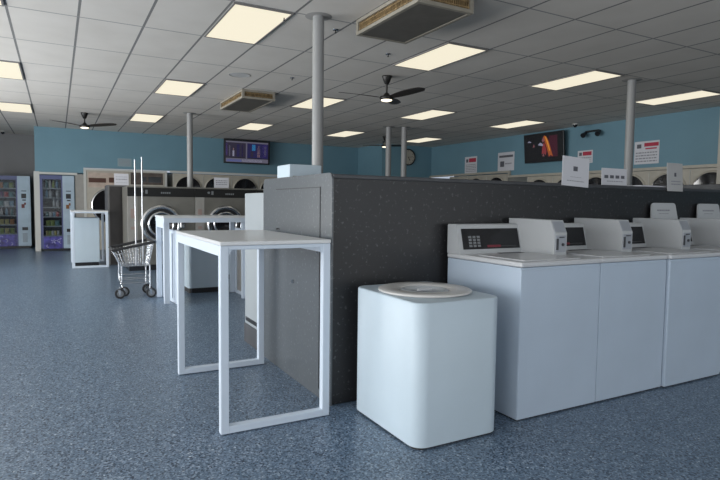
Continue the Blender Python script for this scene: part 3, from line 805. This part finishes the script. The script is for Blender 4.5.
# ------------------------------------------------------------------ notices
def notice(name, label, loc, rz, w, h, marks, base='paper', tilt=0., th=.004, group=None, cat='notice', roll=0.):
    b = MB(); b.box(0, w, 0, th, 0, h, 0)
    for (x0, x1, z0, z1, kind) in marks:
        if kind[0] == 'T': text_lines(b, x0*w, x1*w, 0, z0*h, z1*h, int(kind[1:].rstrip('r')), 2, seed=len(label))
        else: b.box(x0*w, x1*w, -.001, 0, z0*h, z1*h, {'k': 1, 'l': 2, 'r': 3}[kind])
    o = b.build(name, [base, 'ink', 'inkl', 'inkred']); o.location = loc; o.rotation_euler = (tilt, roll, rz)
    return tag(o, label, cat, group)
# on the partition
notice('printed_notice', 'white printed notice standing on the partition front edge, left of the right pole', (3.42, 3.036, 1.418), 0, .30, .228,
       [(.40, .56, .52, .68, 'k'), (.30, .72, .30, .33, 'T1'), (.18, .82, .15, .21, 'T1')], tilt=-.03, roll=0.05)
notice('printed_notice', 'white card with four dark squares standing on the partition beside the right pole', (3.985, 3.12, 1.433), 0, .32, .145,
       [(.10, .25, .42, .60, 'k'), (.32, .47, .42, .60, 'k'), (.54, .69, .42, .60, 'k'), (.76, .90, .42, .60, 'k'), (.2, .85, .2, .3, 'T1')], tilt=-.03)
notice('printed_notice', 'narrow grey upright notice on the partition near the right edge', (4.735, 3.028, 1.400), 0, .225, .25,
       [(.45, .58, .52, .66, 'k'), (.25, .85, .2, .40, 'T2')], base='paper2', tilt=-.06)
notice('printed_notice', 'narrow notice close to the right edge, tucked behind the upright grey one', (5.19, 3.30, 1.433), 0, .16, .25,
       [(.1, .9, .1, .9, 'T6')], base='cream', tilt=-.06)
o = MB().box(0, .34, 0, .20, 0, .012, 0, .003).build('folded_leaflet', 'paper'); o.location = (4.44, 3.07, 1.433)
tag(o, 'thin white leaflet lying on the partition top right of the pole', 'leaflet')
# on far machines
notice('price_card', 'white card of rows standing on the second stainless washer', (2.655, 10.75, 1.531), 0, .285, .20, [(.12, .9, .25, .8, 'T3')], tilt=-.05)
notice('price_card', 'white printed card on top of the dark tall cabinet', (.985, 11.83, 1.567), 0, .26, .225, [(.1, .9, .68, .76, 'T1'), (.1, .9, .42, .60, 'T1'), (.12, .9, .18, .24, 'T1')], tilt=-.03)
notice('wall_sign', 'pale faint notice on the blue back wall above the large dryers', (1.40, BY-.004, 2.16), 0, .34, .21, [(.1, .9, .1, .9, 'T5')], base='bluegrey')
# on the right wall (they face the room)
rr = -PI/2
notice('wall_sign', 'leftmost notice on the right wall, with red heading and rows of print', (BX1-.004, 12.66, 2.17), rr, .52, .46,
       [(.10, .28, .66, .86, 'k'), (.34, .92, .66, .9, 'r'), (.08, .92, .06, .56, 'T5')])
notice('wall_sign', 'white notice with a dark logo block on the right wall, left of the bright television', (BX1-.004, 11.30, 2.17), rr, .60, .48,
       [(.08, .92, .72, .84, 'k'), (.15, .40, .22, .52, 'k'), (.45, .85, .30, .46, 'T1')])
notice('wall_sign', 'small half-hidden notice with red heading, above the white notice on the partition', (BX1-.004, 8.72, 2.22), rr, .40, .28,
       [(.10, .28, .60, .86, 'k'), (.34, .92, .60, .9, 'r'), (.08, .92, .06, .50, 'T3')])
notice('wall_sign', 'white notice with red banner on the right wall, just right of the right pole', (BX1-.004, 7.32, 2.12), rr, .53, .45,
       [(.10, .28, .70, .88, 'k'), (.40, .97, .76, .92, 'r'), (.45, .90, .64, .70, 'r'), (.06, .92, .06, .56, 'T4')])

# ------------------------------------------------------------------ light
def area(name, loc, rot, sx, sy, power, col):
    l = bpy.data.lights.new(name, 'AREA'); l.shape = 'RECTANGLE'; l.size = sx; l.size_y = sy; l.energy = power; l.color = col
    o = bpy.data.objects.new(name, l); COL.objects.link(o); o.location = loc; o.rotation_euler = rot; return o
DAY = (1.0, .985, .96)
for (a, e), pw in zip(LW, (120, 150, 185, 250, 330)):
    area('daylight_left_window', (BX0-.16, (a+e)/2, 1.55), (0, -PI/2-.30, 0), 2.4, e-a, pw, DAY)
for a, e in FW:
    area('daylight_front_window', ((a+e)/2, FY-.16, 1.47), (PI/2+.3, 0, 0), e-a, 2.2, 42, DAY)
wd = bpy.data.worlds.new('World'); sc.world = wd; wd.use_nodes = True
bg = wd.node_tree.nodes['Background']; bg.inputs[0].default_value = (.75, .85, 1., 1); bg.inputs[1].default_value = .6

# ------------------------------------------------------------------ camera
cd = bpy.data.cameras.new('Camera'); cam = bpy.data.objects.new('Camera', cd); COL.objects.link(cam)
r = Vector((0.87841203, -0.47775142, 0.01207836)); f = Vector((0.47748341, 0.87629827, -0.06411659)); f.normalize(); u = r.cross(f).normalized(); r = f.cross(u)
mw = Matrix((( r.x, u.x, -f.x, 0), (r.y, u.y, -f.y, 0), (r.z, u.z, -f.z, 1.25), (0, 0, 0, 1)))
cam.matrix_world = mw
cd.sensor_fit = 'HORIZONTAL'; cd.sensor_width = 36; cd.lens = 555.57/720*36
cd.clip_start = .05; cd.clip_end = 100
sc.camera = cam
vs = sc.view_settings; vs.view_transform = 'Standard'; vs.look = 'None'; vs.exposure = 0; vs.gamma = 1
try: vs.use_curve_mapping = False
except Exception: pass
